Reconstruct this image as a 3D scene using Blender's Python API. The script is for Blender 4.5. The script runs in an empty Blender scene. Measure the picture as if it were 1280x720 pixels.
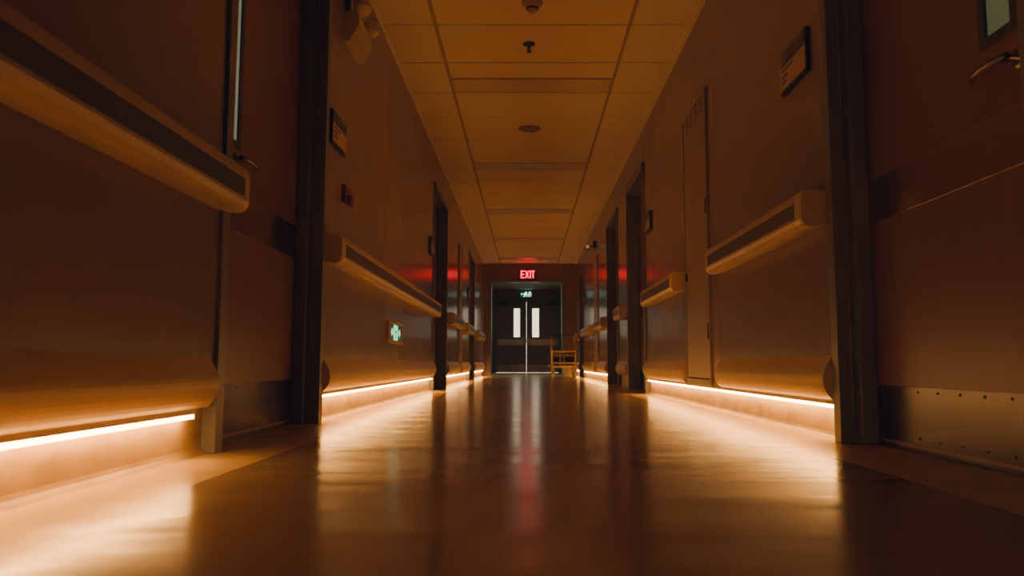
import bpy, bmesh, math, random
from mathutils import Vector, Matrix

random.seed(4)
SC = bpy.context.scene
COL = SC.collection

# ------------------------------------------------------------------ dimensions
XL, XR = -0.935, 1.060          # corridor wall faces
DL, DR = -1.045, 1.170          # door leaf planes (recessed)
HC = 2.415                      # ceiling height
YB, YE, YD = -7.0, 16.46, 22.4  # back wall, portal, far double door
HD = 2.04                       # door opening height
PI = math.pi

# ------------------------------------------------------------------ materials
def mat(name, base, rough=0.5, metal=0.0, spec=0.5, noise=0.0, nscale=8.0, bump=0.0, bscale=60.0,
        stretch=(1, 1, 1), rvar=0.0, emit=None, estr=0.0, coat=0.0):
    m = bpy.data.materials.new(name)
    m.use_nodes = True
    nt = m.node_tree
    b = nt.nodes['Principled BSDF']
    b.inputs['Base Color'].default_value = (*base, 1)
    b.inputs['Roughness'].default_value = rough
    b.inputs['Metallic'].default_value = metal
    b.inputs['Specular IOR Level'].default_value = spec
    if coat:
        b.inputs['Coat Weight'].default_value = coat
        b.inputs['Coat Roughness'].default_value = 0.12
    if emit:
        b.inputs['Emission Color'].default_value = (*emit, 1)
        b.inputs['Emission Strength'].default_value = estr
    if noise or bump or rvar:
        tc = nt.nodes.new('ShaderNodeTexCoord')
        mp = nt.nodes.new('ShaderNodeMapping')
        mp.inputs['Scale'].default_value = stretch
        nt.links.new(tc.outputs['Object'], mp.inputs['Vector'])
        if noise:
            n = nt.nodes.new('ShaderNodeTexNoise')
            n.inputs['Scale'].default_value = nscale
            n.inputs['Detail'].default_value = 6
            nt.links.new(mp.outputs[0], n.inputs['Vector'])
            r = nt.nodes.new('ShaderNodeValToRGB')
            r.color_ramp.elements[0].position = 0.3
            r.color_ramp.elements[1].position = 0.7
            r.color_ramp.elements[0].color = (*[c * (1 - noise) for c in base], 1)
            r.color_ramp.elements[1].color = (*[min(1, c * (1 + noise * .6)) for c in base], 1)
            nt.links.new(n.outputs['Fac'], r.inputs['Fac'])
            nt.links.new(r.outputs['Color'], b.inputs['Base Color'])
        if rvar:
            n3 = nt.nodes.new('ShaderNodeTexNoise')
            n3.inputs['Scale'].default_value = nscale * .7
            n3.inputs['Detail'].default_value = 5
            nt.links.new(mp.outputs[0], n3.inputs['Vector'])
            mr = nt.nodes.new('ShaderNodeMapRange')
            mr.inputs['To Min'].default_value = rough - rvar
            mr.inputs['To Max'].default_value = rough + rvar
            nt.links.new(n3.outputs['Fac'], mr.inputs['Value'])
            nt.links.new(mr.outputs[0], b.inputs['Roughness'])
        if bump:
            n2 = nt.nodes.new('ShaderNodeTexNoise')
            n2.inputs['Scale'].default_value = bscale
            n2.inputs['Detail'].default_value = 3
            nt.links.new(mp.outputs[0], n2.inputs['Vector'])
            bp = nt.nodes.new('ShaderNodeBump')
            bp.inputs['Strength'].default_value = bump
            bp.inputs['Distance'].default_value = 0.01
            nt.links.new(n2.outputs['Fac'], bp.inputs['Height'])
            nt.links.new(bp.outputs[0], b.inputs['Normal'])
    return m

WARM = (1.0, 0.40, 0.085)
M = {
    'wall': mat('beige_wall_laminate', (0.245, 0.192, 0.15), .20, noise=.04, nscale=3, bump=.006, bscale=12),
    'wall_core': mat('dark_wall_core', (0.10, 0.07, 0.045), .8, noise=.1),
    'guard': mat('wall_guard_vinyl', (0.64, 0.50, 0.31), .38, noise=.06, nscale=5, bump=.02, bscale=60),
    'toe': mat('scuffed_toe_kick', (0.42, 0.285, 0.115), .42, noise=.30, nscale=7, stretch=(1, 1, 2.5), bump=.02),
    'rail': mat('handrail_cream_vinyl', (0.54, 0.41, 0.265), .34, noise=.05, bump=.01, bscale=80),
    'cap': mat('handrail_cap_lightened', (0.70, 0.55, 0.37), .34, noise=.05, bump=.01, bscale=80),  # rail colour made lighter so the end caps look lit
    'insert': mat('handrail_grey_insert', (0.10, 0.097, 0.082), .45, noise=.1, bump=.02),
    'frame': mat('dark_steel_frame', (0.19, 0.19, 0.175), .36, spec=.45, noise=.08, bump=.01),
    'leaf': mat('reddish_wood_door', (0.195, 0.096, 0.048), .36, noise=.07, nscale=4, stretch=(9, 9, .7), bump=.008, bscale=12),
    'leaf_dark': mat('dark_double_door', (0.20, 0.115, 0.062), .45, noise=.15, nscale=4, stretch=(8, 8, 1)),
    'steel': mat('brushed_steel_plate', (0.06, 0.044, 0.032), .235, metal=.4, noise=.14, nscale=3, rvar=.025),
    'band': mat('dull_steel_band', (0.66, 0.50, 0.36), .19, metal=1.0, noise=.06, nscale=3),
    'chrome': mat('satin_chrome', (0.24, 0.20, 0.16), .26, metal=1, noise=.03),
    'rivet': mat('dark_rivet', (0.05, 0.04, 0.03), .5, metal=.6, noise=.05),
    'tile': mat('ceiling_tile', (0.96, 0.85, 0.68), .75, noise=.04, nscale=2, bump=.03, bscale=150),
    'tbar': mat('ceiling_grid_bar', (0.46, 0.34, 0.22), .6, noise=.05),
    'gap': mat('ceiling_shadow_gap', (0.06, 0.035, 0.018), .9, noise=.05),
    'diffuser': mat('unlit_luminaire_diffuser', (0.66, 0.54, 0.42), .35, noise=.04, bump=.02, bscale=200),
    'white': mat('aged_white_plastic', (0.58, 0.46, 0.33), .4, noise=.05),
    'grille': mat('speaker_grille', (0.30, 0.22, 0.15), .6, noise=.2, nscale=120),
    'black': mat('black_plastic', (0.018, 0.016, 0.014), .45, noise=.1),
    'dgrey': mat('dark_grey_plastic', (0.055, 0.055, 0.05), .4, noise=.1),
    'paper': mat('sign_paper_panel', (0.58, 0.42, 0.27), .5, noise=.05),
    'ink': mat('sign_ink', (0.10, 0.06, 0.035), .6, noise=.05),
    'palelet': mat('pale_lettering', (0.55, 0.46, 0.32), .6, noise=.05),
    'redbox': mat('red_alarm_plastic', (0.20, 0.028, 0.012), .4, noise=.08),
    'brass': mat('amber_metal_frame', (0.62, 0.36, 0.13), .35, metal=.7, noise=.1),
    'cab': mat('cabinet_painted_steel', (0.31, 0.24, 0.175), .36, noise=.05, nscale=3, bump=.01),
    'cabline': mat('cabinet_gap_dark', (0.05, 0.035, 0.02), .8, noise=.05),
    'lens': mat('lamp_lens', (0.75, 0.6, 0.42), .15, noise=.03, coat=.5),
    'knob': mat('pale_knob_added_glow', (0.9, 0.75, 0.5), .3, noise=.03, emit=(1.0, 0.7, 0.4), estr=.18),  # slight emission added so the knob shows as a bright dot
    'led': mat('warm_led', (0.9, 0.7, 0.4), .4, noise=.02, emit=(1.0, 0.45, 0.11), estr=43),
    'cart': mat('cart_tube_metal', (0.78, 0.60, 0.33), .42, metal=.1, noise=.1),
    'cartdark': mat('cart_dark_panel', (0.06, 0.05, 0.04), .5, noise=.1),
    'wheel': mat('caster_wheel', (0.80, 0.62, 0.38), .5, noise=.1),
    'brownwall': mat('brown_portal_wall', (0.28, 0.16, 0.085), .42, noise=.1, nscale=4),
    'teal': mat('grey_teal_frame', (0.10, 0.13, 0.12), .4, noise=.08),
    'exit_red': mat('exit_sign_red', (0.5, 0.03, 0.05), .4, noise=.02, emit=(1.0, 0.016, 0.06), estr=3.6),
    'exit_face': mat('exit_sign_face', (0.06, 0.006, 0.006), .35, noise=.05, emit=(1.0, 0.01, 0.01), estr=.12),
    'sign_green': mat('evacuation_sign_green', (0.0, 0.09, 0.045), .35, noise=.05, emit=(0.0, 0.30, 0.15), estr=.10),
    'sign_mint': mat('evacuation_sign_mint', (0.4, 0.8, 0.55), .4, noise=.03, emit=(0.20, 1.0, 0.58), estr=1.4),
    'sign_pale': mat('evacuation_sign_pale', (0.7, 0.8, 0.5), .4, noise=.03, emit=(0.62, 1.0, 0.5), estr=.8),
    'sign_teal': mat('evacuation_sign_teal', (0.1, 0.5, 0.3), .4, noise=.03, emit=(0.04, 0.45, 0.22), estr=.5),
    'frost': mat('frosted_backlit_glass', (0.12, 0.14, 0.08), .22, noise=.25, nscale=2.5, emit=(0.52, 0.62, 0.27), estr=.085),
    'frost_l': mat('frosted_backlit_glass_pale', (0.35, 0.4, 0.28), .25, noise=.2, nscale=2.5, emit=(0.80, 0.76, 0.46), estr=.17),
    'daylight': mat('daylit_window', (0.8, 0.8, 0.75), .5, noise=.06, nscale=1.3, emit=(1.0, 0.86, 0.60), estr=2.3),
    'vest_tile': mat('vestibule_ceiling_tile', (0.62, 0.60, 0.50), .7, noise=.06),
    'vest_lamp': mat('vestibule_light', (0.9, 0.85, 0.7), .5, noise=.02, emit=(1.0, 0.86, 0.6), estr=3.5),
}

# floor: glossy worn vinyl with a welded border strip each side
def floor_mat():
    m = bpy.data.materials.new('worn_glossy_vinyl_floor')
    m.use_nodes = True
    nt = m.node_tree; N = nt.nodes; Lk = nt.links
    b = N['Principled BSDF']
    tc = N.new('ShaderNodeTexCoord')
    sep = N.new('ShaderNodeSeparateXYZ'); Lk.new(tc.outputs['Object'], sep.inputs[0])
    n1 = N.new('ShaderNodeTexNoise'); n1.inputs['Scale'].default_value = 1.6; n1.inputs['Detail'].default_value = 8
    n1.inputs['Roughness'].default_value = .62
    Lk.new(tc.outputs['Object'], n1.inputs['Vector'])
    r1 = N.new('ShaderNodeValToRGB')
    r1.color_ramp.elements[0].position = .32; r1.color_ramp.elements[0].color = (0.31, 0.21, 0.11, 1)
    r1.color_ramp.elements[1].position = .70; r1.color_ramp.elements[1].color = (0.39, 0.27, 0.145, 1)
    Lk.new(n1.outputs['Fac'], r1.inputs['Fac'])
    # border strips, brightened beyond their own tone to strengthen strip-light glow and bounce
    def lt(sock, val, op):
        k = N.new('ShaderNodeMath'); k.operation = op; k.inputs[1].default_value = val; Lk.new(sock, k.inputs[0]); return k.outputs[0]
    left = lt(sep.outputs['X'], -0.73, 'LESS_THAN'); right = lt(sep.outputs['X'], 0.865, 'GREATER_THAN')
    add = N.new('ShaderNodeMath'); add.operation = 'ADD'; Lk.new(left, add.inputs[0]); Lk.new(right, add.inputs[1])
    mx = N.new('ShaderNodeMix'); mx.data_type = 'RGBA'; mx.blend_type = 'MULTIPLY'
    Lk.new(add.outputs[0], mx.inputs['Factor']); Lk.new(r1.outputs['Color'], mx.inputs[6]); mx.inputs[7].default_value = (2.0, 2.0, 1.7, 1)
    # seams: |x - seam| < w   and cross seams every 1.8 m
    def seam(sock, centre, w):
        s = N.new('ShaderNodeMath'); s.operation = 'SUBTRACT'; Lk.new(sock, s.inputs[0]); s.inputs[1].default_value = centre
        a = N.new('ShaderNodeMath'); a.operation = 'ABSOLUTE'; Lk.new(s.outputs[0], a.inputs[0])
        return lt(a.outputs[0], w, 'LESS_THAN')
    s1 = seam(sep.outputs['X'], -0.73, .004); s2 = seam(sep.outputs['X'], 0.865, .004)
    add2 = N.new('ShaderNodeMath'); add2.operation = 'MAXIMUM'; Lk.new(s1, add2.inputs[0]); Lk.new(s2, add2.inputs[1])
    # small dark specks
    v = N.new('ShaderNodeTexVoronoi'); v.inputs['Scale'].default_value = 4.0; v.inputs['Randomness'].default_value = 1
    Lk.new(tc.outputs['Object'], v.inputs['Vector'])
    sp = lt(v.outputs['Distance'], 0.018, 'LESS_THAN')
    add3 = N.new('ShaderNodeMath'); add3.operation = 'MAXIMUM'; Lk.new(add2.outputs[0], add3.inputs[0]); Lk.new(sp, add3.inputs[1])
    mx2 = N.new('ShaderNodeMix'); mx2.data_type = 'RGBA'; mx2.blend_type = 'MULTIPLY'
    Lk.new(add3.outputs[0], mx2.inputs['Factor']); Lk.new(mx.outputs[2], mx2.inputs[6]); mx2.inputs[7].default_value = (.35, .33, .3, 1)
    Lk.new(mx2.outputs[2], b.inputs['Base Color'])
    # roughness variation, smears
    mp = N.new('ShaderNodeMapping'); mp.inputs['Scale'].default_value = (1.0, 2.2, 1); Lk.new(tc.outputs['Object'], mp.inputs['Vector'])
    n2 = N.new('ShaderNodeTexNoise'); n2.inputs['Scale'].default_value = 2.4; n2.inputs['Detail'].default_value = 7; n2.inputs['Roughness'].default_value = .65
    Lk.new(mp.outputs[0], n2.inputs['Vector'])
    mr = N.new('ShaderNodeMapRange'); mr.inputs['From Min'].default_value = .3; mr.inputs['From Max'].default_value = .7
    mr.inputs['To Min'].default_value = .155; mr.inputs['To Max'].default_value = .235
    Lk.new(n2.outputs['Fac'], mr.inputs['Value']); Lk.new(mr.outputs[0], b.inputs['Roughness'])
    # slow ripples across the corridor and fine grain
    mp2 = N.new('ShaderNodeMapping'); mp2.inputs['Scale'].default_value = (0.55, 1.7, 1); Lk.new(tc.outputs['Object'], mp2.inputs['Vector'])
    n3 = N.new('ShaderNodeTexNoise'); n3.inputs['Scale'].default_value = 2.2; n3.inputs['Detail'].default_value = 2.5
    Lk.new(mp2.outputs[0], n3.inputs['Vector'])
    n4 = N.new('ShaderNodeTexNoise'); n4.inputs['Scale'].default_value = 45; n4.inputs['Detail'].default_value = 3
    Lk.new(tc.outputs['Object'], n4.inputs['Vector'])
    b1 = N.new('ShaderNodeBump'); b1.inputs['Strength'].default_value = .32; b1.inputs['Distance'].default_value = .012
    Lk.new(n3.outputs['Fac'], b1.inputs['Height'])
    b2 = N.new('ShaderNodeBump'); b2.inputs['Strength'].default_value = .05; b2.inputs['Distance'].default_value = .004
    Lk.new(n4.outputs['Fac'], b2.inputs['Height']); Lk.new(b1.outputs[0], b2.inputs['Normal'])
    Lk.new(b2.outputs[0], b.inputs['Normal'])
    b.inputs['Specular IOR Level'].default_value = .5
    return m
M['floor'] = floor_mat()

# ------------------------------------------------------------------ mesh builder
class MB:
    def __init__(self):
        self.bm = bmesh.new(); self.mats = []
    def mi(self, m):
        if m not in self.mats: self.mats.append(m)
        return self.mats.index(m)
    def box(self, x0, x1, y0, y1, z0, z1, m, bev=0.0):
        x0, x1 = min(x0, x1), max(x0, x1); y0, y1 = min(y0, y1), max(y0, y1); z0, z1 = min(z0, z1), max(z0, z1)
        t = bmesh.new()
        bmesh.ops.create_cube(t, size=1)
        for v in t.verts:
            v.co = Vector(((x0 + x1) / 2 + v.co.x * (x1 - x0), (y0 + y1) / 2 + v.co.y * (y1 - y0), (z0 + z1) / 2 + v.co.z * (z1 - z0)))
        if bev:
            bmesh.ops.bevel(t, geom=t.edges[:], offset=bev, segments=2, profile=.6, affect='EDGES')
        return self.merge(t, m)
    def merge(self, t, m, mtx=None, smooth=False):
        i = self.mi(m)
        if mtx is not None: bmesh.ops.transform(t, matrix=mtx, verts=t.verts[:])
        mp = {}
        for v in t.verts: mp[v] = self.bm.verts.new(v.co)
        for f in t.faces:
            try: nf = self.bm.faces.new([mp[v] for v in f.verts])
            except ValueError: continue
            nf.material_index = i; nf.smooth = smooth
        t.free()
        return self
    def prism(self, prof, y0, y1, m, fx=lambda p: p, caps=True, smooth=False):
        """profile of (p, z) points extruded along y; p is mapped to x by fx"""
        t = bmesh.new()
        a = [t.verts.new((fx(p), y0, z)) for p, z in prof]
        b = [t.verts.new((fx(p), y1, z)) for p, z in prof]
        n = len(prof)
        for k in range(n):
            t.faces.new((a[k], a[(k + 1) % n], b[(k + 1) % n], b[k]))
        if caps:
            t.faces.new(a[::-1]); t.faces.new(b)
        bmesh.ops.recalc_face_normals(t, faces=t.faces[:])
        return self.merge(t, m, smooth=smooth)
    def loft(self, rings, m, smooth=True):
        t = bmesh.new()
        R = [[t.verts.new(p) for p in r] for r in rings]
        n = len(R[0])
        for a, b in zip(R, R[1:]):
            for k in range(n):
                t.faces.new((a[k], a[(k + 1) % n], b[(k + 1) % n], b[k]))
        t.faces.new(R[0][::-1]); t.faces.new(R[-1])
        bmesh.ops.recalc_face_normals(t, faces=t.faces[:])
        return self.merge(t, m, smooth=smooth)
    def lathe(self, prof, centre, m, axis='Z', seg=32):
        """prof: list of (r, h) from start to end; axis direction of h"""
        rings = []
        for r, h in prof:
            ring = []
            for k in range(seg):
                a = 2 * PI * k / seg
                u, w = max(r, 1e-4) * math.cos(a), max(r, 1e-4) * math.sin(a)
                p = {'Z': (u, w, h), 'X': (h, u, w), 'Y': (u, h, w)}[axis]
                ring.append(Vector(p) + Vector(centre))
            rings.append(ring)
        return self.loft(rings, m)
    def tube(self, pts, r, m, seg=12, r1=None):
        pts = [Vector(p) for p in pts]
        rings = []
        for i, p in enumerate(pts):
            d = (pts[min(i + 1, len(pts) - 1)] - pts[max(i - 1, 0)]).normalized()
            up = Vector((0, 0, 1)) if abs(d.z) < .9 else Vector((0, 1, 0))
            s = d.cross(up).normalized(); w = s.cross(d)
            rr = r if r1 is None else r + (r1 - r) * i / (len(pts) - 1)
            rings.append([p + s * rr * math.cos(2 * PI * k / seg) + w * rr * math.sin(2 * PI * k / seg) for k in range(seg)])
        return self.loft(rings, m)
    def poly(self, pts, thick, m):
        """flat polygon given as 3D points, extruded by vector thick"""
        t = bmesh.new(); th = Vector(thick)
        a = [t.verts.new(Vector(p)) for p in pts]; b = [t.verts.new(Vector(p) + th) for p in pts]
        n = len(pts)
        for k in range(n): t.faces.new((a[k], a[(k + 1) % n], b[(k + 1) % n], b[k]))
        t.faces.new(a[::-1]); t.faces.new(b)
        bmesh.ops.recalc_face_normals(t, faces=t.faces[:])
        return self.merge(t, m)
    def build(self, name, parent=None):
        me = bpy.data.meshes.new(name)
        self.bm.to_mesh(me); self.bm.free()
        for m in self.mats: me.materials.append(M[m])
        o = bpy.data.objects.new(name, me); COL.objects.link(o)
        if parent is not None:
            o.parent = parent
            o.matrix_parent_inverse = Matrix.Translation(parent.location).inverted()
        return o

def tag(o, label, cat, group=None):
    o['label'] = label; o['category'] = cat
    if group: o['group'] = group
    return o
def thing(name, label, cat, loc, group=None):
    o = bpy.data.objects.new(name, None); COL.objects.link(o)
    o.empty_display_size = .05; o.location = loc
    return tag(o, label, cat, group)
def struct(o):
    o['kind'] = 'structure'; return o
def kids(o):
    return [c for c in bpy.data.objects if c.parent == o]
def copy_tree(o, delta, label):
    c = o.copy(); COL.objects.link(c); c.location = o.location + Vector(delta); c['label'] = label
    for ch in kids(o):
        d = ch.copy(); COL.objects.link(d); d.parent = c
        for g in kids(ch):
            e = g.copy(); COL.objects.link(e); e.parent = d
    return c

def text_mesh(name, s, size, mtx, m, parent, depth=.001):
    cu = bpy.data.curves.new(name + '_c', 'FONT'); cu.body = s; cu.size = size; cu.extrude = depth
    to = bpy.data.objects.new(name + '_t', cu); COL.objects.link(to)
    dg = bpy.context.evaluated_depsgraph_get(); dg.update()
    me = bpy.data.meshes.new_from_object(to.evaluated_get(dg))
    COL.objects.unlink(to); bpy.data.objects.remove(to); bpy.data.curves.remove(cu)
    me.transform(mtx); me.name = name
    me.materials.clear(); me.materials.append(M[m])
    o = bpy.data.objects.new(name, me); COL.objects.link(o); o.parent = parent
    o.matrix_parent_inverse = Matrix.Translation(parent.location).inverted()
    return o

# ------------------------------------------------------------------ SETTING
b = MB(); b.box(-1.5, 1.6, YB - .2, 24.6, -.1, 0, 'floor'); struct(b.build('floor'))

# openings per side (y0, y1)
OPL = [(2.36, 3.44), (7.66, 8.80), (12.35, 13.45)]
OPR = [(1.58, 2.60), (6.90, 8.00), (8.97, 10.06), (14.32, 15.45)]
SEAML = [0.4, 5.03, 6.21, 9.6, 10.36, 10.98, 14.6]
SEAMR = [0.2, 4.24, 5.20, 6.0, 11.36, 12.12, 13.2]

def wall(side):
    s = -1 if side == 'left' else 1
    X = XL if s < 0 else XR
    ops = OPL if s < 0 else OPR
    seams = SEAML if s < 0 else SEAMR
    b = MB(); t = MB()
    segs = []; y = YB
    for a, c in ops: segs.append((y, a - .006)); y = c + .006
    segs.append((y, YE))
    for a, c in segs:
        b.box(X + s * .012, X + s * .30, a, c, .14, HC + .03, 'wall_core')
        cuts = [a] + [q for q in seams if a < q < c] + [c]
        for p, q in zip(cuts, cuts[1:]):
            b.box(X, X + s * .013, p + (.002 if p != a else 0), q - (.002 if q != c else 0), .14, HC + .03, 'wall', .0015)
        # recessed toe kick with a small cove at the floor
        prof = [(.03, 0.14), (.03, .022), (.026, .012), (.018, .004), (.008, 0.0), (.30, 0), (.30, .14)]
        t.prism(prof, a, c, 'toe', fx=lambda p: X + s * p)
    for a, c in ops:
        b.box(X, X + s * .30, a, c, HD + .04, HC + .03, 'wall', .0015)
    struct(b.build('wall_' + side)); struct(t.build('baseboard_' + side))
wall('left'); wall('right')
b = MB(); b.box(XL - .3, XR + .3, YB - .15, YB, 0, HC + .03, 'wall'); struct(b.build('wall_back'))

# ceiling: tiles in a lay-in grid; a slim luminaire replaces half a tile every fourth bay
GX = (XL, -.585, .655, XR)
P = .6175
YL = [4.712 + P * k for k in range(-18, 20)]
YL = [y for y in YL if y < YE - .05] + [YE]
lum = []
b = MB()
b.box(XL - .1, XR + .1, YB, YE, HC + .012, HC + .06, 'gap')
for gx in GX[1:3]: b.box(gx - .012, gx + .012, YB, YE, HC + .003, HC + .013, 'tbar')
YL = [YB] + YL
for i, (p, q) in enumerate(zip(YL, YL[1:])):
    for j in range(3):
        x0 = GX[j] + (.012 if j else 0); x1 = GX[j + 1] - (.012 if j < 2 else 0)
        k = round((p - 4.712) / P)
        if j == 1 and k % 4 == 1 and q - p > .5:
            mid = (p + q) / 2
            b.box(x0, x1, p + .007, mid - .006, HC, HC + .015, 'tile', .002)
            lum.append((x0, x1, mid + .006, q - .007))
        else:
            b.box(x0, x1, p + .007, q - .007, HC, HC + .015, 'tile', .002)
struct(b.build('ceiling'))
b = MB(); b.prism([(1.012, HC - .004), (1.022, HC - .012), (1.06, HC - .012), (1.06, HC + .01), (1.012, HC + .01)], YB, YE, 'tile'); struct(b.build('trim_1'))
b = MB(); b.prism([(XL, HC - .010), (XL + .012, HC - .010), (XL + .012, HC - .004), (XL + .018, HC), (XL, HC)], YB, YE, 'tile'); struct(b.build('trim_2'))

# end portal: header and side pieces, then a vestibule with its own shell
b = MB()
b.box(XL - .3, -.776, YE, YE + .22, 0, HC + .03, 'brownwall', .004)
b.box(.752, XR + .3, YE, YE + .22, 0, HC + .03, 'brownwall', .004)
b.box(-.776, .752, YE, YE + .22, 2.03, HC + .03, 'brownwall', .004)
struct(b.build('wall_end'))
b = MB()
for x0, x1 in ((-.85, -.766), (.742, .826)): b.box(x0, x1, YE - .018, YE + .235, 0, 2.03, 'frame', .004)
b.box(-.85, .826, YE - .018, YE + .235, 2.015, 2.10, 'frame', .004)
struct(b.build('trim_3'))
for nm, x0, x1 in (('wall_vestibule_left', -1.25, -1.05), ('wall_vestibule_right', 1.06, 1.26)):
    b = MB(); b.box(x0, x1, YE + .22, YD + .06, 0, HC + .03, 'wall', .003); struct(b.build(nm))
b = MB()
b.box(-1.3, 1.3, YE + .2, 25.0, HC + .012, HC + .06, 'gap')
y = YE + .22
while y < YD - .1:
    q = min(y + .61, YD)
    for x0, x1 in ((-1.05, -.60), (-.59, .64), (.65, 1.06)): b.box(x0, x1, y + .006, q - .006, HC, HC + .015, 'vest_tile', .002)
    y += .61
struct(b.build('ceiling_vestibule'))
b = MB()
b.box(-1.25, -1.00, YD - .05, YD + .10, 0, HC, 'brownwall'); b.box(1.00, 1.26, YD - .05, YD + .10, 0, HC, 'brownwall')
b.box(-1.00, 1.00, YD - .05, YD + .10, 2.16, HC, 'brownwall')
struct(b.build('wall_far'))
b = MB()
for x0, x1 in ((-1.0, -.905), (.905, 1.0)): b.box(x0, x1, YD - .07, YD + .11, 0, 2.16, 'teal', .004)
b.box(-.905, .905, YD - .07, YD + .11, 2.075, 2.16, 'teal', .004)
struct(b.build('trim_4'))
# daylit glazing beyond the double doors
w = MB(); w.box(-1.3, 1.3, 24.30, 24.34, .0, HC, 'daylight'); w1 = struct(w.build('window_1'))
f = MB()
for x in (-1.3, -.45, .42, 1.27): f.box(x, x + .03, 24.27, 24.30, 0, HC, 'teal', .004)
f.box(-1.3, 1.3, 24.27, 24.30, .95, .99, 'teal', .004)
f.build('window_frame', w1)

# ------------------------------------------------------------------ DOORS along the corridor
def lever(b, X, s, y, z, dirn, m='chrome'):
    b.lathe([(0, 0), (.026, 0), (.028, .004), (.026, .009), (.012, .010), (.011, .045), (0, .046)][:], (0, 0, 0), m, axis='X', seg=20)
def side_door(idx, side, y0, y1, latch_near, detail, window=None):
    s = -1 if side == 'left' else 1
    X = XL if s < 0 else XR
    D = DL if s < 0 else DR
    d = struct(bpy.data.objects.new('door_%d' % idx, None)); COL.objects.link(d); d.location = (D, (y0 + y1) / 2, 0)
    # frame: face strip proud of the wall, reveal, rebate stop
    b = MB()
    fx = lambda p: X + s * p
    for yy, o in ((y0, 1), (y1, -1)):
        b.box(fx(-.012), fx(.20), yy - o * .055, yy, 0, HD + .055, 'frame', .003)
        b.box(fx(.055), fx(.108), yy, yy + o * .022, 0, HD, 'frame', .003)
        b.box(fx(.030), fx(.038), yy, yy + o * .004, 0, HD, 'frame', .001)
    b.box(fx(-.012), fx(.20), y0 - .055, y1 + .055, HD, HD + .055, 'frame', .003)
    b.box(fx(.055), fx(.108), y0, y1, HD - .022, HD, 'frame', .003)
    b.build('frame', d)
    l0, l1 = y0 + .012, y1 - .012
    gx = lambda p: D + s * p
    b = MB(); th = .045
    if window:
        wy0, wy1, wz0, wz1 = window
        b.box(gx(0), gx(th), l0, wy0, .012, HD - .004, 'leaf'); b.box(gx(0), gx(th), wy1, l1, .012, HD - .004, 'leaf')
        b.box(gx(0), gx(th), wy0, wy1, .012, wz0, 'leaf'); b.box(gx(0), gx(th), wy0, wy1, wz1, HD - .004, 'leaf')
    else:
        b.box(gx(0), gx(th), l0, l1, .012, HD - .004, 'leaf', .002)
    b.build('leaf', d)
    if window:
        b = MB(); q = .028
        for a, c, e, g in ((wy0 - q, wy0, wz0 - q, wz1 + q), (wy1, wy1 + q, wz0 - q, wz1 + q)): b.box(gx(-.004), gx(.02), a, c, e, g, 'dgrey', .002)
        b.box(gx(-.004), gx(.02), wy0, wy1, wz0 - q, wz0, 'dgrey', .002); b.box(gx(-.004), gx(.02), wy0, wy1, wz1, wz1 + q, 'dgrey', .002)
        vf = b.build('vision_panel_frame', d)
        b = MB(); b.box(gx(.004), gx(.010), wy0 - .002, wy1 + .002, wz0 - .002, wz1 + .002, 'frost_l' if s < 0 else 'frost'); b.build('glass_pane', vf)
    # steel protection plates
    b = MB(); b.box(gx(-.002), gx(.003), l0 + .01, l1 - .01, .735, .88, 'band', .001); b.build('push_plate', d)
    b = MB(); b.box(gx(-.002), gx(.003), l0 + .01, l1 - .01, .022, .195, 'steel', .001); kp = b.build('kick_plate', d)
    if detail:
        b = MB(); n = 9
        for k in range(n):
            yy = l0 + .05 + (l1 - l0 - .10) * k / (n - 1)
            for zz in (.180, .042):
                b.lathe([(0, 0), (.0042, 0), (.0042, -s * .0018), (0, -s * .0024)], (gx(-.0019), yy, zz), 'rivet', axis='X', seg=10)
        b.build('rivets', kp)['kind'] = 'stuff'
    # bottom seal
    b = MB(); b.box(gx(.002), gx(.04), l0, l1, .002, .014, 'black'); b.build('bottom_seal', d)
    # lever handle
    b = MB()
    hy = (y0 + .24) if latch_near else (y1 - .10)
    if window: hy = (2.655 if s < 0 else 1.755)
    dr = 1 if latch_near else -1
    b.lathe([(0, -.001), (.026, -.001), (.026, .006), (.022, .010), (.011, .011), (.010, .045), (0, .047)], (0, 0, 0), 'chrome', axis='X', seg=20)
    for v in b.bm.verts: v.co = Vector((gx(-v.co.x), hy + v.co.y, .985 + v.co.z))
    bmesh.ops.recalc_face_normals(b.bm, faces=b.bm.faces[:])
    b.tube([(gx(-.042), hy - dr * .012, .985), (gx(-.05), hy + dr * .02, .987), (gx(-.052), hy + dr * .07, .988), (gx(-.050), hy + dr * .11, .984), (gx(-.042), hy + dr * .135, .976)], .0095, 'chrome', 12, .007)
    b.build('lever_handle', d)
    return d
side_door(1, 'left', *OPL[0], True, True, (2.605, 2.705, 1.06, 1.86))
side_door(2, 'left', *OPL[1], False, False)
side_door(3, 'left', *OPL[2], False, False)
side_door(4, 'right', *OPR[0], True, True, (1.785, 1.885, 1.09, 1.86))
side_door(5, 'right', *OPR[1], True, False)
side_door(6, 'right', *OPR[2], True, False)
side_door(7, 'right', *OPR[3], True, False)

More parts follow.
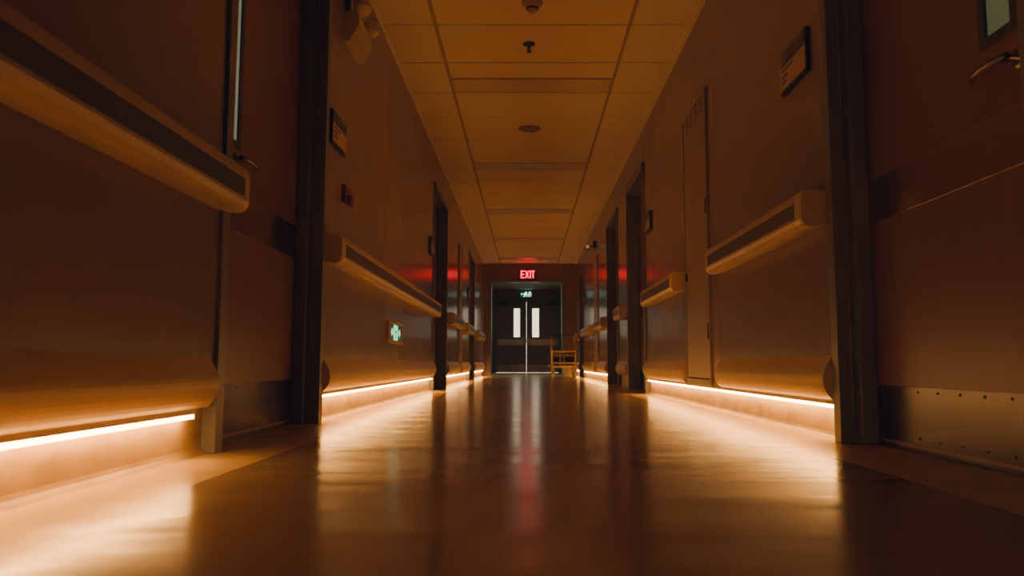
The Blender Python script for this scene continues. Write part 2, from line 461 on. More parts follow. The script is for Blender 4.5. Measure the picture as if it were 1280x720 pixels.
# far double doors
def far_leaf(idx, x0, x1, wx0, wx1):
    d = struct(bpy.data.objects.new('door_%d' % idx, None)); COL.objects.link(d); d.location = ((x0 + x1) / 2, YD, 0)
    z0, z1 = .009, 2.0745; wz0, wz1 = 1.035, 1.87
    b = MB()
    b.box(x0, wx0, YD, YD + .045, z0, z1, 'leaf_dark', .003); b.box(wx1, x1, YD, YD + .045, z0, z1, 'leaf_dark', .003)
    b.box(wx0, wx1, YD, YD + .045, z0, wz0, 'leaf_dark', .003); b.box(wx0, wx1, YD, YD + .045, wz1, z1, 'leaf_dark', .003)
    b.build('leaf', d)
    b = MB(); q = .025
    b.box(wx0 - q, wx0, YD - .008, YD + .01, wz0 - q, wz1 + q, 'dgrey', .002); b.box(wx1, wx1 + q, YD - .008, YD + .01, wz0 - q, wz1 + q, 'dgrey', .002)
    b.box(wx0, wx1, YD - .008, YD + .01, wz0 - q, wz0, 'dgrey', .002); b.box(wx0, wx1, YD - .008, YD + .01, wz1, wz1 + q, 'dgrey', .002)
    vf = b.build('vision_panel_frame', d)
    b = MB(); b.box(wx0 - .002, wx1 + .002, YD + .012, YD + .018, wz0 - .002, wz1 + .002, 'clear'); b.build('glass_pane', vf)
    e = 1 if x0 < 0 and x1 < .1 else -1
    xo = x0 if e > 0 else x1
    b = MB(); b.box(x0 + .03, x1 - .03, YD - .003, YD + .002, .79, .97, 'steel_dim', .001); b.build('push_plate', d)
    b = MB(); b.box(x0 + .03, x1 - .03, YD - .003, YD + .002, .03, .23, 'steel_dim', .001); b.build('kick_plate', d)
    b = MB()
    b.box(xo + e * .05, xo + e * .32, YD - .055, YD, 1.985, 2.045, 'dgrey', .006)
    b.tube([(xo + e * .19, YD - .04, 1.98), (xo + e * .33, YD - .16, 1.975), (xo + e * .42, YD - .03, 1.972)], .009, 'chrome', 8)
    b.build('door_closer', d)
    xi = x1 if e > 0 else x0
    b = MB(); b.tube([(xi - e * .08, YD - .002, 1.02), (xi - e * .08, YD - .05, 1.02), (xi - e * .08, YD - .05, .72), (xi - e * .08, YD - .002, .72)], .010, 'chrome', 8); b.build('pull_handle', d)

def clear_mat():
    m = bpy.data.materials.new('clear_glass'); m.use_nodes = True
    nt = m.node_tree; nt.nodes.clear()
    o = nt.nodes.new('ShaderNodeOutputMaterial'); mx = nt.nodes.new('ShaderNodeMixShader')
    t = nt.nodes.new('ShaderNodeBsdfTransparent'); t.inputs[0].default_value = (.94, .95, .92, 1)
    g = nt.nodes.new('ShaderNodeBsdfGlossy'); g.inputs['Roughness'].default_value = .08
    fr = nt.nodes.new('ShaderNodeFresnel'); fr.inputs[0].default_value = 1.45
    nt.links.new(fr.outputs[0], mx.inputs[0]); nt.links.new(t.outputs[0], mx.inputs[1]); nt.links.new(g.outputs[0], mx.inputs[2]); nt.links.new(mx.outputs[0], o.inputs[0])
    return m
M['clear'] = clear_mat()
M['steel_dim'] = mat('dull_steel_plate', (0.34, 0.25, 0.17), .33, metal=.85, noise=.15, nscale=5, stretch=(14, 1, 1))
far_leaf(8, -.9045, -.025, -.40, -.215)
far_leaf(9, -.0195, .9045, .150, .340)

# ------------------------------------------------------------------ HANDRAILS
def rail_prof(z0):
    h = [(0, .012), (.045, .002), (.070, .000), (.084, .004), (.094, .014), (.1, .030), (.1, .040), (.098, .040), (.098, .096), (.1, .096), (.1, .108), (.096, .122), (.086, .134), (.072, .139), (.05, .140), (0, .138)]
    return [(p, z0 + z) for p, z in h]
def handrail(side, y0, y1, label):
    s = -1 if side == 'left' else 1
    X = XL if s < 0 else XR
    z0 = .715 if s < 0 else .742
    fx = lambda p: X - s * p
    t = thing('handrail', label, 'handrail', (X, (y0 + y1) / 2, z0), 'crash handrails along the corridor walls')
    c = .05
    b = MB(); b.prism(rail_prof(z0), y0 + c, y1 - c, 'rail', fx); b.build('rail_body', t)
    b = MB(); b.box(fx(.0975), fx(.0995), y0 + c, y1 - c, z0 + .0405, z0 + .0955, 'insert'); b.build('grip_insert', t)
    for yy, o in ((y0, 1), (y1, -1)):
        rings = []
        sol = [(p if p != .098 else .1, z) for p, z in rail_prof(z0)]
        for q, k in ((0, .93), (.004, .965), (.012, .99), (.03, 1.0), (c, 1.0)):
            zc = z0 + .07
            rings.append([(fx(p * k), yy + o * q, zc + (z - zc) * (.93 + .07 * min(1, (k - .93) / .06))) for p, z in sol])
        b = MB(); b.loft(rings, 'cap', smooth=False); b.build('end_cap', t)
RL = [(-2.6, 2.285, 'crash handrail nearest the camera on the left wall, ending at the near door'),
      (3.455, 7.50, 'long crash handrail with grey insert beyond the first left door, above green sign'),
      (8.86, 10.30, 'short far left handrail just past the second left door frame'),
      (11.08, 12.27, 'short far left handrail ending at the third left door'),
      (13.52, 15.4, 'last far left handrail beside the brown portal wall')]
RR = [(2.67, 4.12, 'crash handrail on right wall between near door frame and utility cabinet'),
      (5.12, 6.52, 'crash handrail on right wall between utility cabinet and second right door'),
      (8.07, 8.60, 'stub of handrail between the second and third right doors'),
      (10.13, 11.32, 'right handrail just beyond the third right door'),
      (12.18, 13.95, 'right handrail ending before the fourth right door'),
      (15.53, 16.3, 'last right handrail end behind the trolley')]
for a, c, l in RL: handrail('left', a, c, l)
for a, c, l in RR: handrail('right', a, c, l)

# ------------------------------------------------------------------ WALL GUARDS (bulged bumper panels above the light strips)
def guard(side, y0, y1, label):
    s = -1 if side == 'left' else 1
    X = XL if s < 0 else XR
    z0, z1 = .140, .290 if s < 0 else .296
    n = 14; prof = []
    for k in range(n + 1):
        t = k / n
        z = z1 + (z0 - z1) * t
        prof.append((.004 + .036 * math.sin(PI * min(1, t ** 1.15)) ** .8 + .006 * t, z))
    prof = [(0, z1)] + prof + [(0, z0)]
    b = MB(); b.prism(prof, y0, y1, 'guard', lambda p: X - s * p)
    o = b.build('wall_guard')
    tag(o, label, 'wall guard', 'bulged wall guards above the light strips')
GL = [(-2.6, 2.245, 'tan bulged wall guard nearest the camera at lower left'),
      (3.50, 7.60, 'tan bulged wall guard below the green sign on the left wall'),
      (8.86, 10.36, 'tan wall guard on left wall beyond the second left door'),
      (10.98, 12.29, 'tan wall guard on left wall just before the third left door'),
      (13.51, 16.2, 'small tan wall guard at the far end of the left wall')]
GR = [(2.66, 4.20, 'tan bulged wall guard between near right door frame and utility cabinet'),
      (5.14, 6.80, 'tan bulged wall guard between utility cabinet and second right door'),
      (8.07, 8.90, 'tan wall guard between second and third right doors'),
      (10.13, 11.36, 'tan wall guard beyond the third right door'),
      (12.12, 14.25, 'tan wall guard before the fourth right door'),
      (15.53, 16.4, 'tan wall guard at far right behind the trolley')]
for a, c, l in GL: guard('left', a, c, l)
for a, c, l in GR: guard('right', a, c, l)

# ------------------------------------------------------------------ LED STRIPS
def led(side, y0, y1, label):
    s = -1 if side == 'left' else 1
    X = XL if s < 0 else XR
    fx = lambda p: X + s * p
    t = thing('light_strip', label, 'light strip', (X, (y0 + y1) / 2, .12), 'warm strip lights under the wall guards')
    b = MB(); b.prism([(-.006, .124), (-.006, .1395), (.029, .1395), (.029, .124)], y0, y1, 'guard', fx); b.build('channel', t)
    b = MB(); b.prism([(-.004, .1125), (-.004, .1235), (.010, .1235), (.010, .1125)], y0 + .01, y1 - .01, 'led', fx); b.build('lit_diffuser', t)
LLED = [(-.5, 2.18, 'glowing warm strip light along the nearest left wall'),
        (3.50, 7.58, 'glowing warm strip light on left wall below the green sign'),
        (8.87, 12.28, 'glowing warm strip light on left wall between second and third doors'),
        (13.52, 16.25, 'short glowing strip light at the far end of the left wall')]
RLED = [(2.665, 6.78, 'glowing warm strip light on right wall under the utility cabinet'),
        (10.13, 14.24, 'glowing warm strip light on right wall beyond the third door'),
        (15.53, 16.40, 'short glowing strip light at far right behind the trolley')]
for a, c, l in LLED: led('left', a, c, l)
for a, c, l in RLED: led('right', a, c, l)

# ------------------------------------------------------------------ ACCESS CABINETS
def cabinet(side, y0, y1, z0, z1, label, marks):
    s = -1 if side == 'left' else 1
    X = XL if s < 0 else XR
    fx = lambda p: X - s * p
    t = thing('access_cabinet', label, 'cabinet', (X, (y0 + y1) / 2, z0), 'tall utility cabinets set in the walls')
    f = .022
    b = MB()
    b.box(fx(-.001), fx(.004), y0 - f, y1 + f, z0 - f, z1 + f, 'cabline')
    for a, c, e, g in ((y0 - f - .02, y0 - f, z0 - .05, z1 + .04), (y1 + f, y1 + f + .02, z0 - .05, z1 + .04)): b.box(fx(-.002), fx(.014), a, c, e, g, 'cab', .003)
    b.box(fx(-.002), fx(.014), y0 - f, y1 + f, z1 + f - .006, z1 + .04, 'cab', .003); b.box(fx(-.002), fx(.014), y0 - f, y1 + f, z0 - .05, z0 - f + .010, 'cab', .003)
    b.build('frame', t)
    b = MB(); b.box(fx(.002), fx(.010), y0 - .014, y1 + .010, z0 - .006, z1 + .010, 'cab', .002); d = b.build('door', t)
    for zz in (.45, 1.19):
        b = MB(); b.lathe([(.0065, -.045), (.0065, .045)], (fx(.013), y0 - .012, zz), 'cartdark', seg=10); b.build('hinge', d)
    b = MB(); b.box(fx(.008), fx(.022), y1 - .035, y1 - .008, .80, .85, 'black', .003); b.build('latch', d)
    if marks:
        # row of small dark characters across the top of the door (not legible): four glyphs of short strokes
        b = MB(); rnd = random.Random(3)
        gy = y1 - .07
        for g in range(4):
            w, h = .075, .085; yy = gy - g * .135; zz = 1.775
            st = [[(0, .5, .9, .12), (.1, .0, .12, 1), (.8, .0, .12, 1), (.1, .0, .8, .1)], [(0, .78, 1, .12), (.45, 0, .12, 1), (.1, .3, .8, .1), (0, 0, .14, .5)],
                  [(0, .9, 1, .1), (0, .45, 1, .1), (.2, 0, .12, 1), (.7, 0, .12, 1)], [(.4, 0, .16, 1), (.1, .6, .8, .12), (.1, .05, .8, .1)]][g]
            for (a, z, ww, hh) in st:
                b.box(fx(.0095), fx(.0108), yy - a * w, yy - (a + ww) * w, zz + z * h, zz + (z + hh) * h, 'ink')
        b.build('lettering', d)
    return t
cabinet('right', 4.45, 5.03, .185, 1.86, 'tall narrow utility cabinet in right wall with lettering across its top', True)
cabinet('right', 11.47, 12.01, .185, 1.86, 'far utility cabinet on right wall between the two far handrails', False)
cabinet('left', 10.44, 10.90, .185, 1.86, 'far utility cabinet on left wall between two short handrails', False)

# ------------------------------------------------------------------ ROOM SIGN PLATES
def room_sign(side, y0, z0, label, txt=None, w=.275, h=.165, up=1):
    s = -1 if side == 'left' else 1
    X = XL if s < 0 else XR
    fx = lambda p: X - s * p
    y1 = y0 + w
    t = thing('room_sign', label, 'sign', (X, (y0 + y1) / 2, z0), 'dark framed room sign plates')
    b = MB(); b.box(fx(-.001), fx(.016), y0, y1, z0, z0 + h, 'black', .003); b.build('backing', t)
    # lighter face, inset towards the upper far corner
    b = MB(); b.box(fx(.015), fx(.0175), y0 + .012, y1 - .004, z0 + h * .64, z0 + h - .006, 'dgrey', .0006); hd = b.build('header_panel', t)
    b = MB(); b.box(fx(.015), fx(.0175), y0 + .012, y1 - .004, z0 + .016, z0 + h * .63, 'paper', .0006); pp = b.build('paper_panel', t)
    b = MB(); d = -1 if s > 0 else 1
    ys = (y1 - .02) if s > 0 else (y0 + .03)
    for k, (ln) in enumerate((.12, .06, .05)):
        zz = z0 + h * .50 - k * .024
        q = 0
        while q < ln:
            wd = random.uniform(.010, .018)
            b.box(fx(.0172), fx(.0182), ys + d * q, ys + d * (q + wd), zz, zz + .011, 'ink'); q += wd + .006
    b.build('text_lines', pp)
    if txt:
        mtx = Matrix(((0, 0, -1 if s > 0 else 1, fx(.0178)), (d, 0, 0, ys), (0, 1, 0, z0 + h * .69), (0, 0, 0, 1)))
        text_mesh('header_text', txt, .05, mtx, 'palelet', hd)
room_sign('left', 3.535, 1.305, 'dark framed room sign on left wall just past the near door, below the emergency lamp')
room_sign('left', 7.26, 1.315, 'thin dark room sign on left wall just before the second door, above its handrail end')
room_sign('left', 11.98, 1.30, 'tiny far room sign on left wall just before the third door')
room_sign('left', 1.955, 1.475, 'dark sign corner at the top left edge, beside the near door')
room_sign('right', 2.775, 1.355, 'large dark framed room sign with pale paper on right wall beside the near door', 'T1', .29, .175)
room_sign('right', 6.46, 1.405, 'small dark framed room sign on right wall before the second right door')
room_sign('right', 13.93, 1.38, 'tiny far room sign on right wall before the fourth right door')

# ------------------------------------------------------------------ FIRE ALARM CALL POINT
t = thing('fire_alarm', 'small dark red alarm box on left wall below the room sign', 'alarm', (XL, 3.85, 1.07))
b = MB(); b.box(XL - .001, XL + .022, 3.80, 3.895, 1.075, 1.165, 'redbox', .005); b.build('housing', t)
b = MB(); b.box(XL + .02, XL + .042, 3.835, 3.90, 1.068, 1.118, 'redbox', .005); b.build('call_button', t)

# ------------------------------------------------------------------ EMERGENCY LIGHT (twin heads)
t = thing('emergency_light', 'twin head emergency light high on left wall near the ceiling', 'emergency light', (XL, 3.95, 1.93))
b = MB()
prof = [(0, 2.06), (.062, 2.06), (.075, 2.045), (.075, 1.985), (.03, 1.905), (0, 1.90)]
b.prism(prof, 3.775, 4.09, 'white', lambda p: XL + p - .001)
b.build('battery_box', t)
b = MB(); b.box(XL, XL + .02, 3.79, 3.84, 2.05, 2.36, 'dgrey', .003); b.build('conduit', t)
for (cy, cz) in ((3.87, 2.155), (4.09, 2.135)):
    b = MB(); q = Vector((XL + .065, cy, cz))
    b.lathe([(0, 0), (.030, 0), (.044, .018), (.048, .04), (.048, .058), (.043, .060)], (0, 0, 0), 'white', seg=28)
    bmesh.ops.transform(b.bm, matrix=Matrix.Translation(q) @ Matrix.Rotation(math.radians(150), 4, Vector((1, .5, 0)).normalized()), verts=b.bm.verts[:])
    b.tube([(XL + .03, cy, 2.05), (XL + .045, cy, cz - .04), q], .011, 'white', 10)
    hd = b.build('lamp_head', t)
    b = MB(); b.lathe([(.043, .058), (.034, .068), (.018, .074), (0, .076)], (0, 0, 0), 'lens', seg=28)
    bmesh.ops.transform(b.bm, matrix=Matrix.Translation(q) @ Matrix.Rotation(math.radians(150), 4, Vector((1, .5, 0)).normalized()), verts=b.bm.verts[:])
    b.build('lens', hd)

# ------------------------------------------------------------------ LOW GREEN EVACUATION SIGN
t = thing('evacuation_sign', 'glowing green evacuation sign in amber frame low on left wall under the handrail', 'sign', (XL, 5.4, .40))
y0, y1, z0, z1 = 5.10, 5.66, .402, .556
b = MB(); fw = .022
fx = lambda p: XL + p
b.box(fx(-.001), fx(.020), y0, y1, z0, z0 + fw, 'brass', .003); b.box(fx(-.001), fx(.020), y0, y1, z1 - fw, z1, 'brass', .003)
b.box(fx(-.001), fx(.016), y0, y0 + .09, z0 + fw, z1 - fw, 'cab', .003); b.box(fx(-.001), fx(.016), y1 - .035, y1, z0 + fw, z1 - fw, 'cab', .003)
b.build('frame', t)
b = MB(); b.box(fx(.002), fx(.012), y0 + .088, y1 - .033, z0 + fw - .002, z1 - fw + .002, 'sign_green'); pn = b.build('face_panel', t)
b = MB(); b.box(fx(.011), fx(.0130), 5.315, 5.475, z0 + .026, z1 - .026, 'sign_mint')
b.build('figure_field', pn)
# running figure in the middle field
b = MB(); x = fx(.0128); th = (.001, 0, 0)
def pl(pts): b.poly([(x, p, q) for p, q in pts], th, 'sign_teal')
cz = .479; cy = 5.395
pl([(cy + .012 * math.cos(2 * PI * k / 12) + .012, cz + .036 + .010 * math.sin(2 * PI * k / 12)) for k in range(12)])
pl([(cy - .02, cz + .02), (cy + .02, cz + .022), (cy + .012, cz - .016), (cy - .024, cz - .012)])
pl([(cy + .014, cz + .02), (cy + .05, cz + .004), (cy + .046, cz - .006), (cy + .012, cz + .008)])
pl([(cy - .016, cz + .02), (cy - .05, cz + .008), (cy - .046, cz - .004), (cy - .016, cz + .006)])
pl([(cy + .008, cz - .012), (cy + .036, cz - .028), (cy + .028, cz - .048), (cy + .016, cz - .046), (cy + .02, cz - .030), (cy - .006, cz - .016)])
pl([(cy - .008, cz - .012), (cy - .026, cz - .030), (cy - .054, cz - .032), (cy - .054, cz - .042), (cy - .02, cz - .042), (cy + .004, cz - .018)])
b.build('running_figure', pn)
for a, c, tip in ((5.20, 5.30, -1), (5.49, 5.61, 1)):
    b = MB()
    m_ = (a + c) / 2; hz = .030
    pts = [(m_ - .045, -.016), (m_ + .005, -.016), (m_ + .005, -hz), (m_ + .05, 0), (m_ + .005, hz), (m_ - .045, .016)]
    if tip < 0: pts = [(2 * m_ - p, q) for p, q in pts][::-1]
    b.poly([(fx(.0118), p, .479 + q) for p, q in pts], (.001, 0, 0), 'sign_pale')
    b.build('arrow', pn)

# ------------------------------------------------------------------ RED EXIT SIGN
t = thing('exit_sign', 'red glowing EXIT sign mounted on the brown portal header', 'exit sign', (0, YE, 2.07))
b = MB(); b.box(-.185, .185, YE - .055, YE, 2.062, 2.285, 'black', .008); b.build('housing', t)
b = MB(); b.box(-.170, .170, YE - .058, YE - .054, 2.077, 2.270, 'exit_face', .001); fc = b.build('face_panel', t)
b = MB(); zb, zt, st = 2.090, 2.258, .026; ya, yb = YE - .064, YE - .0575
def bar(x0, x1, z0, z1): b.box(x0, x1, ya, yb, z0, z1, 'exit_red')
def sl(x0, z0, x1, z1, w=st):
    b.poly([(x0 - w / 2, ya, z0), (x0 + w / 2, ya, z0), (x1 + w / 2, ya, z1), (x1 - w / 2, ya, z1)], (0, yb - ya, 0), 'exit_red')
bar(-.140, -.140 + st, zb, zt)
for zz in (zb, (zb + zt) / 2 - st / 2, zt - st): bar(-.140 + st, -.062, zz, zz + st)
sl(-.040, zb, .034, zt); sl(-.040, zt, .034, zb)
bar(.056, .056 + st, zb, zt)
bar(.112, .112 + st, zb, zt - st); bar(.092, .160, zt - st, zt)
b.build('lettering', fc)

# ------------------------------------------------------------------ GREEN EXIT SIGN above the far doors
t = thing('exit_sign', 'small green glowing exit sign above the far double doors', 'exit sign', (-.04, YD - .05, 2.19))
b = MB(); b.box(-.225, .14, YD - .10, YD - .05, 2.185, 2.375, 'black', .006); b.build('housing', t)
b = MB(); b.box(-.215, .13, YD - .104, YD - .099, 2.193, 2.367, 'sign_green', .001); fc = b.build('face_panel', t)
def gpoly(pts, m, name):
    b = MB()
    for pp in pts: b.poly([(p, YD - .107, q) for p, q in pp], (0, .004, 0), m)
    b.build(name, fc)
gpoly([[(-.195, 2.28), (-.15, 2.315), (-.15, 2.29), (-.115, 2.29), (-.115, 2.27), (-.15, 2.27), (-.15, 2.245)]], 'sign_mint', 'arrow')
hx, hz = -.03, 2.335
gpoly([[(hx + .016 * math.cos(2 * PI * k / 10), hz + .016 * math.sin(2 * PI * k / 10)) for k in range(10)],
       [(-.075, 2.315), (-.025, 2.315), (-.035, 2.265), (-.075, 2.265)], [(-.025, 2.312), (.01, 2.285), (.005, 2.275), (-.032, 2.292)],
       [(-.075, 2.312), (-.105, 2.285), (-.098, 2.275), (-.07, 2.292)], [(-.05, 2.267), (-.022, 2.235), (-.03, 2.205), (-.012, 2.205), (-.002, 2.24), (-.035, 2.275)],
       [(-.075, 2.267), (-.09, 2.225), (-.118, 2.215), (-.118, 2.203), (-.08, 2.210), (-.055, 2.265)]], 'sign_white', 'running_figure') if False else None
M['sign_white'] = mat('exit_sign_white', (0.8, 0.9, 0.8), .4, noise=.02, emit=(0.7, 1.0, 0.85), estr=2.2)
gpoly([[(hx + .016 * math.cos(2 * PI * k / 10), hz + .016 * math.sin(2 * PI * k / 10)) for k in range(10)],
       [(-.08, 2.318), (-.02, 2.318), (-.03, 2.262), (-.08, 2.262)], [(-.022, 2.314), (.015, 2.283), (.005, 2.272), (-.032, 2.292)],
       [(-.078, 2.314), (-.105, 2.285), (-.098, 2.272), (-.07, 2.292)], [(-.05, 2.264), (-.018, 2.235), (-.03, 2.203), (-.010, 2.203), (.004, 2.24), (-.033, 2.274)],
       [(-.078, 2.264), (-.09, 2.228), (-.112, 2.218), (-.112, 2.203), (-.078, 2.210), (-.052, 2.264)]], 'sign_white', 'running_figure')
gpoly([[(.03, 2.205), (.05, 2.205), (.075, 2.35), (.055, 2.35)], [(.095, 2.215), (.112, 2.215), (.112, 2.345), (.095, 2.345)]], 'sign_white', 'doorway_symbol')

# ------------------------------------------------------------------ CEILING FITTINGS
for k, (x0, x1, y0, y1) in enumerate(lum):
    if y0 < 4: continue
    lab = ['flat unlit ceiling luminaire panel nearest the camera, beyond the first sprinkler', 'flat unlit ceiling luminaire panel just beyond the round ceiling speaker',
           'flat unlit ceiling luminaire panel third from the camera, beyond the third sprinkler', 'flat unlit ceiling luminaire panel fourth along, beyond the far speaker',
           'flat unlit ceiling luminaire panel last before the portal header'][sum(1 for q in lum[:k] if q[2] >= 4)]
    t = thing('ceiling_luminaire', lab, 'ceiling light', ((x0 + x1) / 2, (y0 + y1) / 2, HC), 'flat ceiling luminaire panels')
    b = MB(); q = .012
    b.box(x0, x1, y0, y0 + q, HC - .003, HC + .01, 'white', .001); b.box(x0, x1, y1 - q, y1, HC - .003, HC + .01, 'white', .001)
    b.box(x0, x0 + q, y0 + q, y1 - q, HC - .003, HC + .01, 'white', .001); b.box(x1 - q, x1, y0 + q, y1 - q, HC - .003, HC + .01, 'white', .001)
    b.build('frame', t)
    b = MB(); b.box(x0 + q, x1 - q, y0 + q, y1 - q, HC - .001, HC + .008, 'diffuser'); b.build('diffuser', t)

def sprinkler(x, y):
    t = thing('sprinkler', '', 'sprinkler', (x, y, HC), 'ceiling sprinkler heads along the centre line')
    b = MB(); b.lathe([(0, .002), (.040, .002), (.042, -.004), (.030, -.012), (.012, -.016), (0, -.017)], (x, y, HC), 'black', seg=24); b.build('rosette', t)
    b = MB(); b.lathe([(.009, -.012), (.009, -.030), (.006, -.034), (.006, -.056), (0, -.057)], (x, y, HC), 'dgrey', seg=14)
    for sx in (-1, 1): b.tube([(x + sx * .009, y, HC - .028), (x + sx * .014, y, HC - .042), (x + sx * .004, y, HC - .057)], .0022, 'dgrey', 8)
    b.build('frame_arms', t)
    b = MB(); b.lathe([(0, -.056), (.017, -.056), (.017, -.059), (0, -.0595)], (x, y, HC), 'dgrey', seg=20); b.build('deflector', t)
    return t
sp = sprinkler(.012, 5.00)
sp['label'] = 'dark pendant sprinkler head nearest the camera, just beyond the smoke detector'
for yy, l in ((7.49, 'dark pendant sprinkler head just beyond the round speaker'), (9.98, 'dark pendant sprinkler head third from the camera'),
              (12.30, 'dark pendant sprinkler head just beyond the far ceiling speaker'), (14.6, 'dark pendant sprinkler head last before the red EXIT sign')):
    copy_tree(sp, (0, yy - 5.00, 0), l)
def speaker(x, y, label):
    t = thing('ceiling_speaker', label, 'speaker', (x, y, HC), 'round speakers in the ceiling')
    b = MB(); b.lathe([(.100, .003), (.104, -.002), (.100, -.007), (.088, -.009), (.088, -.003)], (x, y, HC), 'grille', seg=40); b.build('rim', t)
    b = MB(); b.lathe([(.088, -.003), (.086, -.008), (.05, -.010), (0, -.011)], (x, y, HC), 'grille', seg=40); b.build('grille', t)
    return t
s1 = speaker(.02, 6.88, 'round ceiling speaker between the first and second sprinklers')
copy_tree(s1, (-.01, 11.73 - 6.88, 0), 'far round ceiling speaker just before the fourth sprinkler')
t = thing('smoke_detector', 'round smoke detector on the ceiling at the top of the frame', 'smoke detector', (.03, 4.40, HC))
b = MB(); b.lathe([(.062, .002), (.064, -.006), (.058, -.016), (.052, -.017)], (.03, 4.40, HC), 'white', seg=36); b.build('base', t)
b = MB(); b.lathe([(.05, -.015), (.047, -.030), (.040, -.038), (.036, -.038)], (.03, 4.40, HC), 'white', seg=36); hd = b.build('sensor_head', t)
b = MB(); b.lathe([(.036, -.034), (.036, -.046), (.030, -.046)], (.03, 4.40, HC), 'black', seg=36); b.build('vent_ring', hd)
b = MB(); b.lathe([(.032, -.044), (.030, -.056), (.022, -.063), (0, -.066)], (.03, 4.40, HC), 'white', seg=36); b.build('cap', hd)

# small camera-like fixture high on right wall
t = thing('wall_fixture', 'tiny dark fixture with pale round knob high on far right wall', 'wall fixture', (XR, 11.9, 2.1))
b = MB(); b.box(XR + .001, XR - .03, 11.83, 11.95, 2.06, 2.17, 'black', .006); b.build('backplate', t)
b = MB()
b.tube([(XR - .025, 11.89, 2.10), (XR - .10, 11.89, 2.085)], .010, 'black', 10)
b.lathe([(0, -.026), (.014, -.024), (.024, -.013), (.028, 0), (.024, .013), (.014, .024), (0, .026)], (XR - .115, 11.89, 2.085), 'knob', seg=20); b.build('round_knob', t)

# vestibule ceiling lamps seen under the header
def vlamp(x, y, label):
    t = thing('ceiling_downlight', label, 'ceiling light', (x, y, HC), 'small lamps on the vestibule ceiling')
    b = MB(); b.lathe([(.12, .003), (.125, -.008), (.11, -.014)], (x, y, HC), 'white', seg=28); b.build('rim', t)
    b = MB(); b.lathe([(.11, -.010), (.09, -.022), (0, -.028)], (x, y, HC), 'vest_lamp', seg=28); b.build('diffuser', t)
vlamp(-.28, 20.0, 'left pale lamp on vestibule ceiling beyond the portal')
vlamp(.18, 20.0, 'right pale lamp on vestibule ceiling beyond the portal')

# ------------------------------------------------------------------ TROLLEY
cx0, cx1, cy0, cy1 = .455, .925, 14.48, 15.06
t = thing('utility_trolley', 'metal utility trolley with shelves and casters parked at far right', 'trolley', ((cx0 + cx1) / 2, (cy0 + cy1) / 2, 0))
r = .014
for x in (cx0 + r, cx1 - r):
    for y in (cy0 + r, cy1 - r):
        top = .79
        b = MB(); b.tube([(x, y, .12), (x, y, top)], r, 'cart', 12); b.build('upright', t)
def deck(z, lip, name, dark=True):
    b = MB()
    b.box(cx0 + .02, cx1 - .02, cy0 + .02, cy1 - .02, z, z + .010, 'cartdark')
    for y in (cy0 + .004, cy1 - .024): b.box(cx0 + .02, cx1 - .02, y, y + .02, z - .03, z + lip, 'cart', .003)
    for x in (cx0 + .004, cx1 - .024): b.box(x, x + .02, cy0 + .02, cy1 - .02, z - .03, z + lip, 'cart', .003)
    b.build(name, t)
deck(.215, .012, 'lower_shelf'); deck(.505, .004, 'upper_shelf')
for ya, yb in ((cy0 + .004, cy0 + .020), (cy1 - .020, cy1 - .004)):
    b = MB(); b.box(cx0 + .02, cx1 - .02, ya, yb, .261, .289, 'cart', .004); b.build('guard_rail', t)
b = MB(); b.box(cx0 + .02, cx1 - .02, cy1 - .03, cy1 - .02, .235, .475, 'cartdark'); b.build('back_panel', t)
for x in (.63, .70):
    b = MB(); b.box(x, x + .03, cy1 - .04, cy1 - .028, .235, .475, 'cart', .003); b.build('slat', t)
b = MB(); b.box(cx0 + .02, cx1 - .02, cy0 + .01, cy0 + .02, .40, .455, 'brownwall', .003); b.build('front_panel', t)
b = MB(); b.tube([(cx0 + r, cy0 + r, .785), (cx0 + .03, cy0 - .02, .80), (cx1 - .03, cy0 - .02, .80), (cx1 - r, cy0 + r, .785)], .012, 'cartdark', 12)
b.build('push_handle', t)
b = MB(); b.box(cx0 - .045, cx0 + .01, cy0 + .05, cy1 - .05, .20, .24, 'cart', .008); b.build('side_bumper', t)
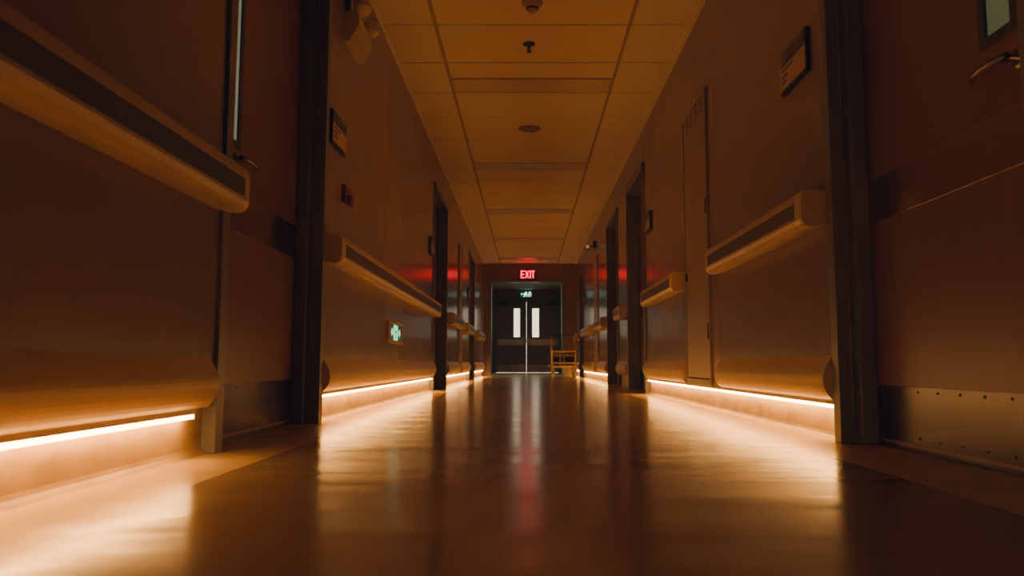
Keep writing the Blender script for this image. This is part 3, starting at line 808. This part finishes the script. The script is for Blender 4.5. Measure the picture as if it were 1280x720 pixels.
for x in (cx0 + .035, cx1 - .03):
    for y in (cy0 + .05, cy1 - .05):
        b = MB(); 
        for o in (-.026, .026): b.box(x + o - .004, x + o + .004, y - .022, y + .030, .045, .135, 'cart', .003)
        b.box(x - .030, x + .030, y - .024, y + .032, .128, .150, 'cart', .004)
        b.lathe([(.012, .14), (.012, .19)], (x, y, 0), 'cart', seg=12)
        c = b.build('caster', t)
        b = MB(); b.lathe([(.02, -.020), (.054, -.020), (.060, -.014), (.060, .014), (.054, .020), (.02, .020)], (x, y + .008, .060), 'wheel', axis='X', seg=24); b.build('wheel', c)

# area lights: the strip light on the right wall behind the camera, and a red light added in front of the EXIT sign to boost its glow
def area(name, loc, rot, sx, sy, power, col):
    la = bpy.data.lights.new(name, 'AREA'); la.shape = 'RECTANGLE'; la.size = sx; la.size_y = sy; la.energy = power; la.color = col
    o = bpy.data.objects.new(name, la); COL.objects.link(o); o.location = loc; o.rotation_euler = rot
area('strip_lamp', (XR - .01, -3.9, .115), (0, math.radians(35), 0), .02, 4.6, 1.2, (1, .45, .11))
area('vestibule_light', (0, 17.15, HC - .02), (0, 0, 0), 1.2, .25, 25, (1, .84, .58))  # unseen fill light added behind the header to brighten the vestibule
area('exit_glow', (0, YE - .070, 2.172), (-PI / 2, 0, 0), .30, .17, .62, (1, .012, .008))

# ------------------------------------------------------------------ WORLD + CAMERA
wd = bpy.data.worlds.new('World'); SC.world = wd; wd.use_nodes = True
wd.node_tree.nodes['Background'].inputs[0].default_value = (.02, .015, .01, 1)
wd.node_tree.nodes['Background'].inputs[1].default_value = 0.0

cam = bpy.data.cameras.new('Camera'); co = bpy.data.objects.new('Camera', cam); COL.objects.link(co)
co.location = (0, 0, .265)
pitch = math.atan((454.5 - 360) / 960)
co.rotation_euler = (PI / 2 + pitch, 0, 0)
cam.sensor_width = 36; cam.lens = 36 * 960 / 1280
cam.shift_x = -19 / 1280
cam.clip_start = .02
cam.dof.use_dof = True; cam.dof.focus_distance = 4.5; cam.dof.aperture_fstop = 4.0
SC.camera = co

SC.view_settings.view_transform = 'AgX'
SC.view_settings.look = 'None'
SC.view_settings.exposure = -0.05
SC.view_settings.gamma = 1.12
SC.view_settings.use_curve_mapping = True
SC.view_settings.curve_mapping.black_level = (-0.0002, -0.0026, -0.0050)
SC.view_settings.curve_mapping.update()
SC.cycles.max_bounces = 10
SC.cycles.diffuse_bounces = 6
SC.cycles.glossy_bounces = 5
SC.cycles.use_denoising = True
SC.cycles.sample_clamp_indirect = 6.0
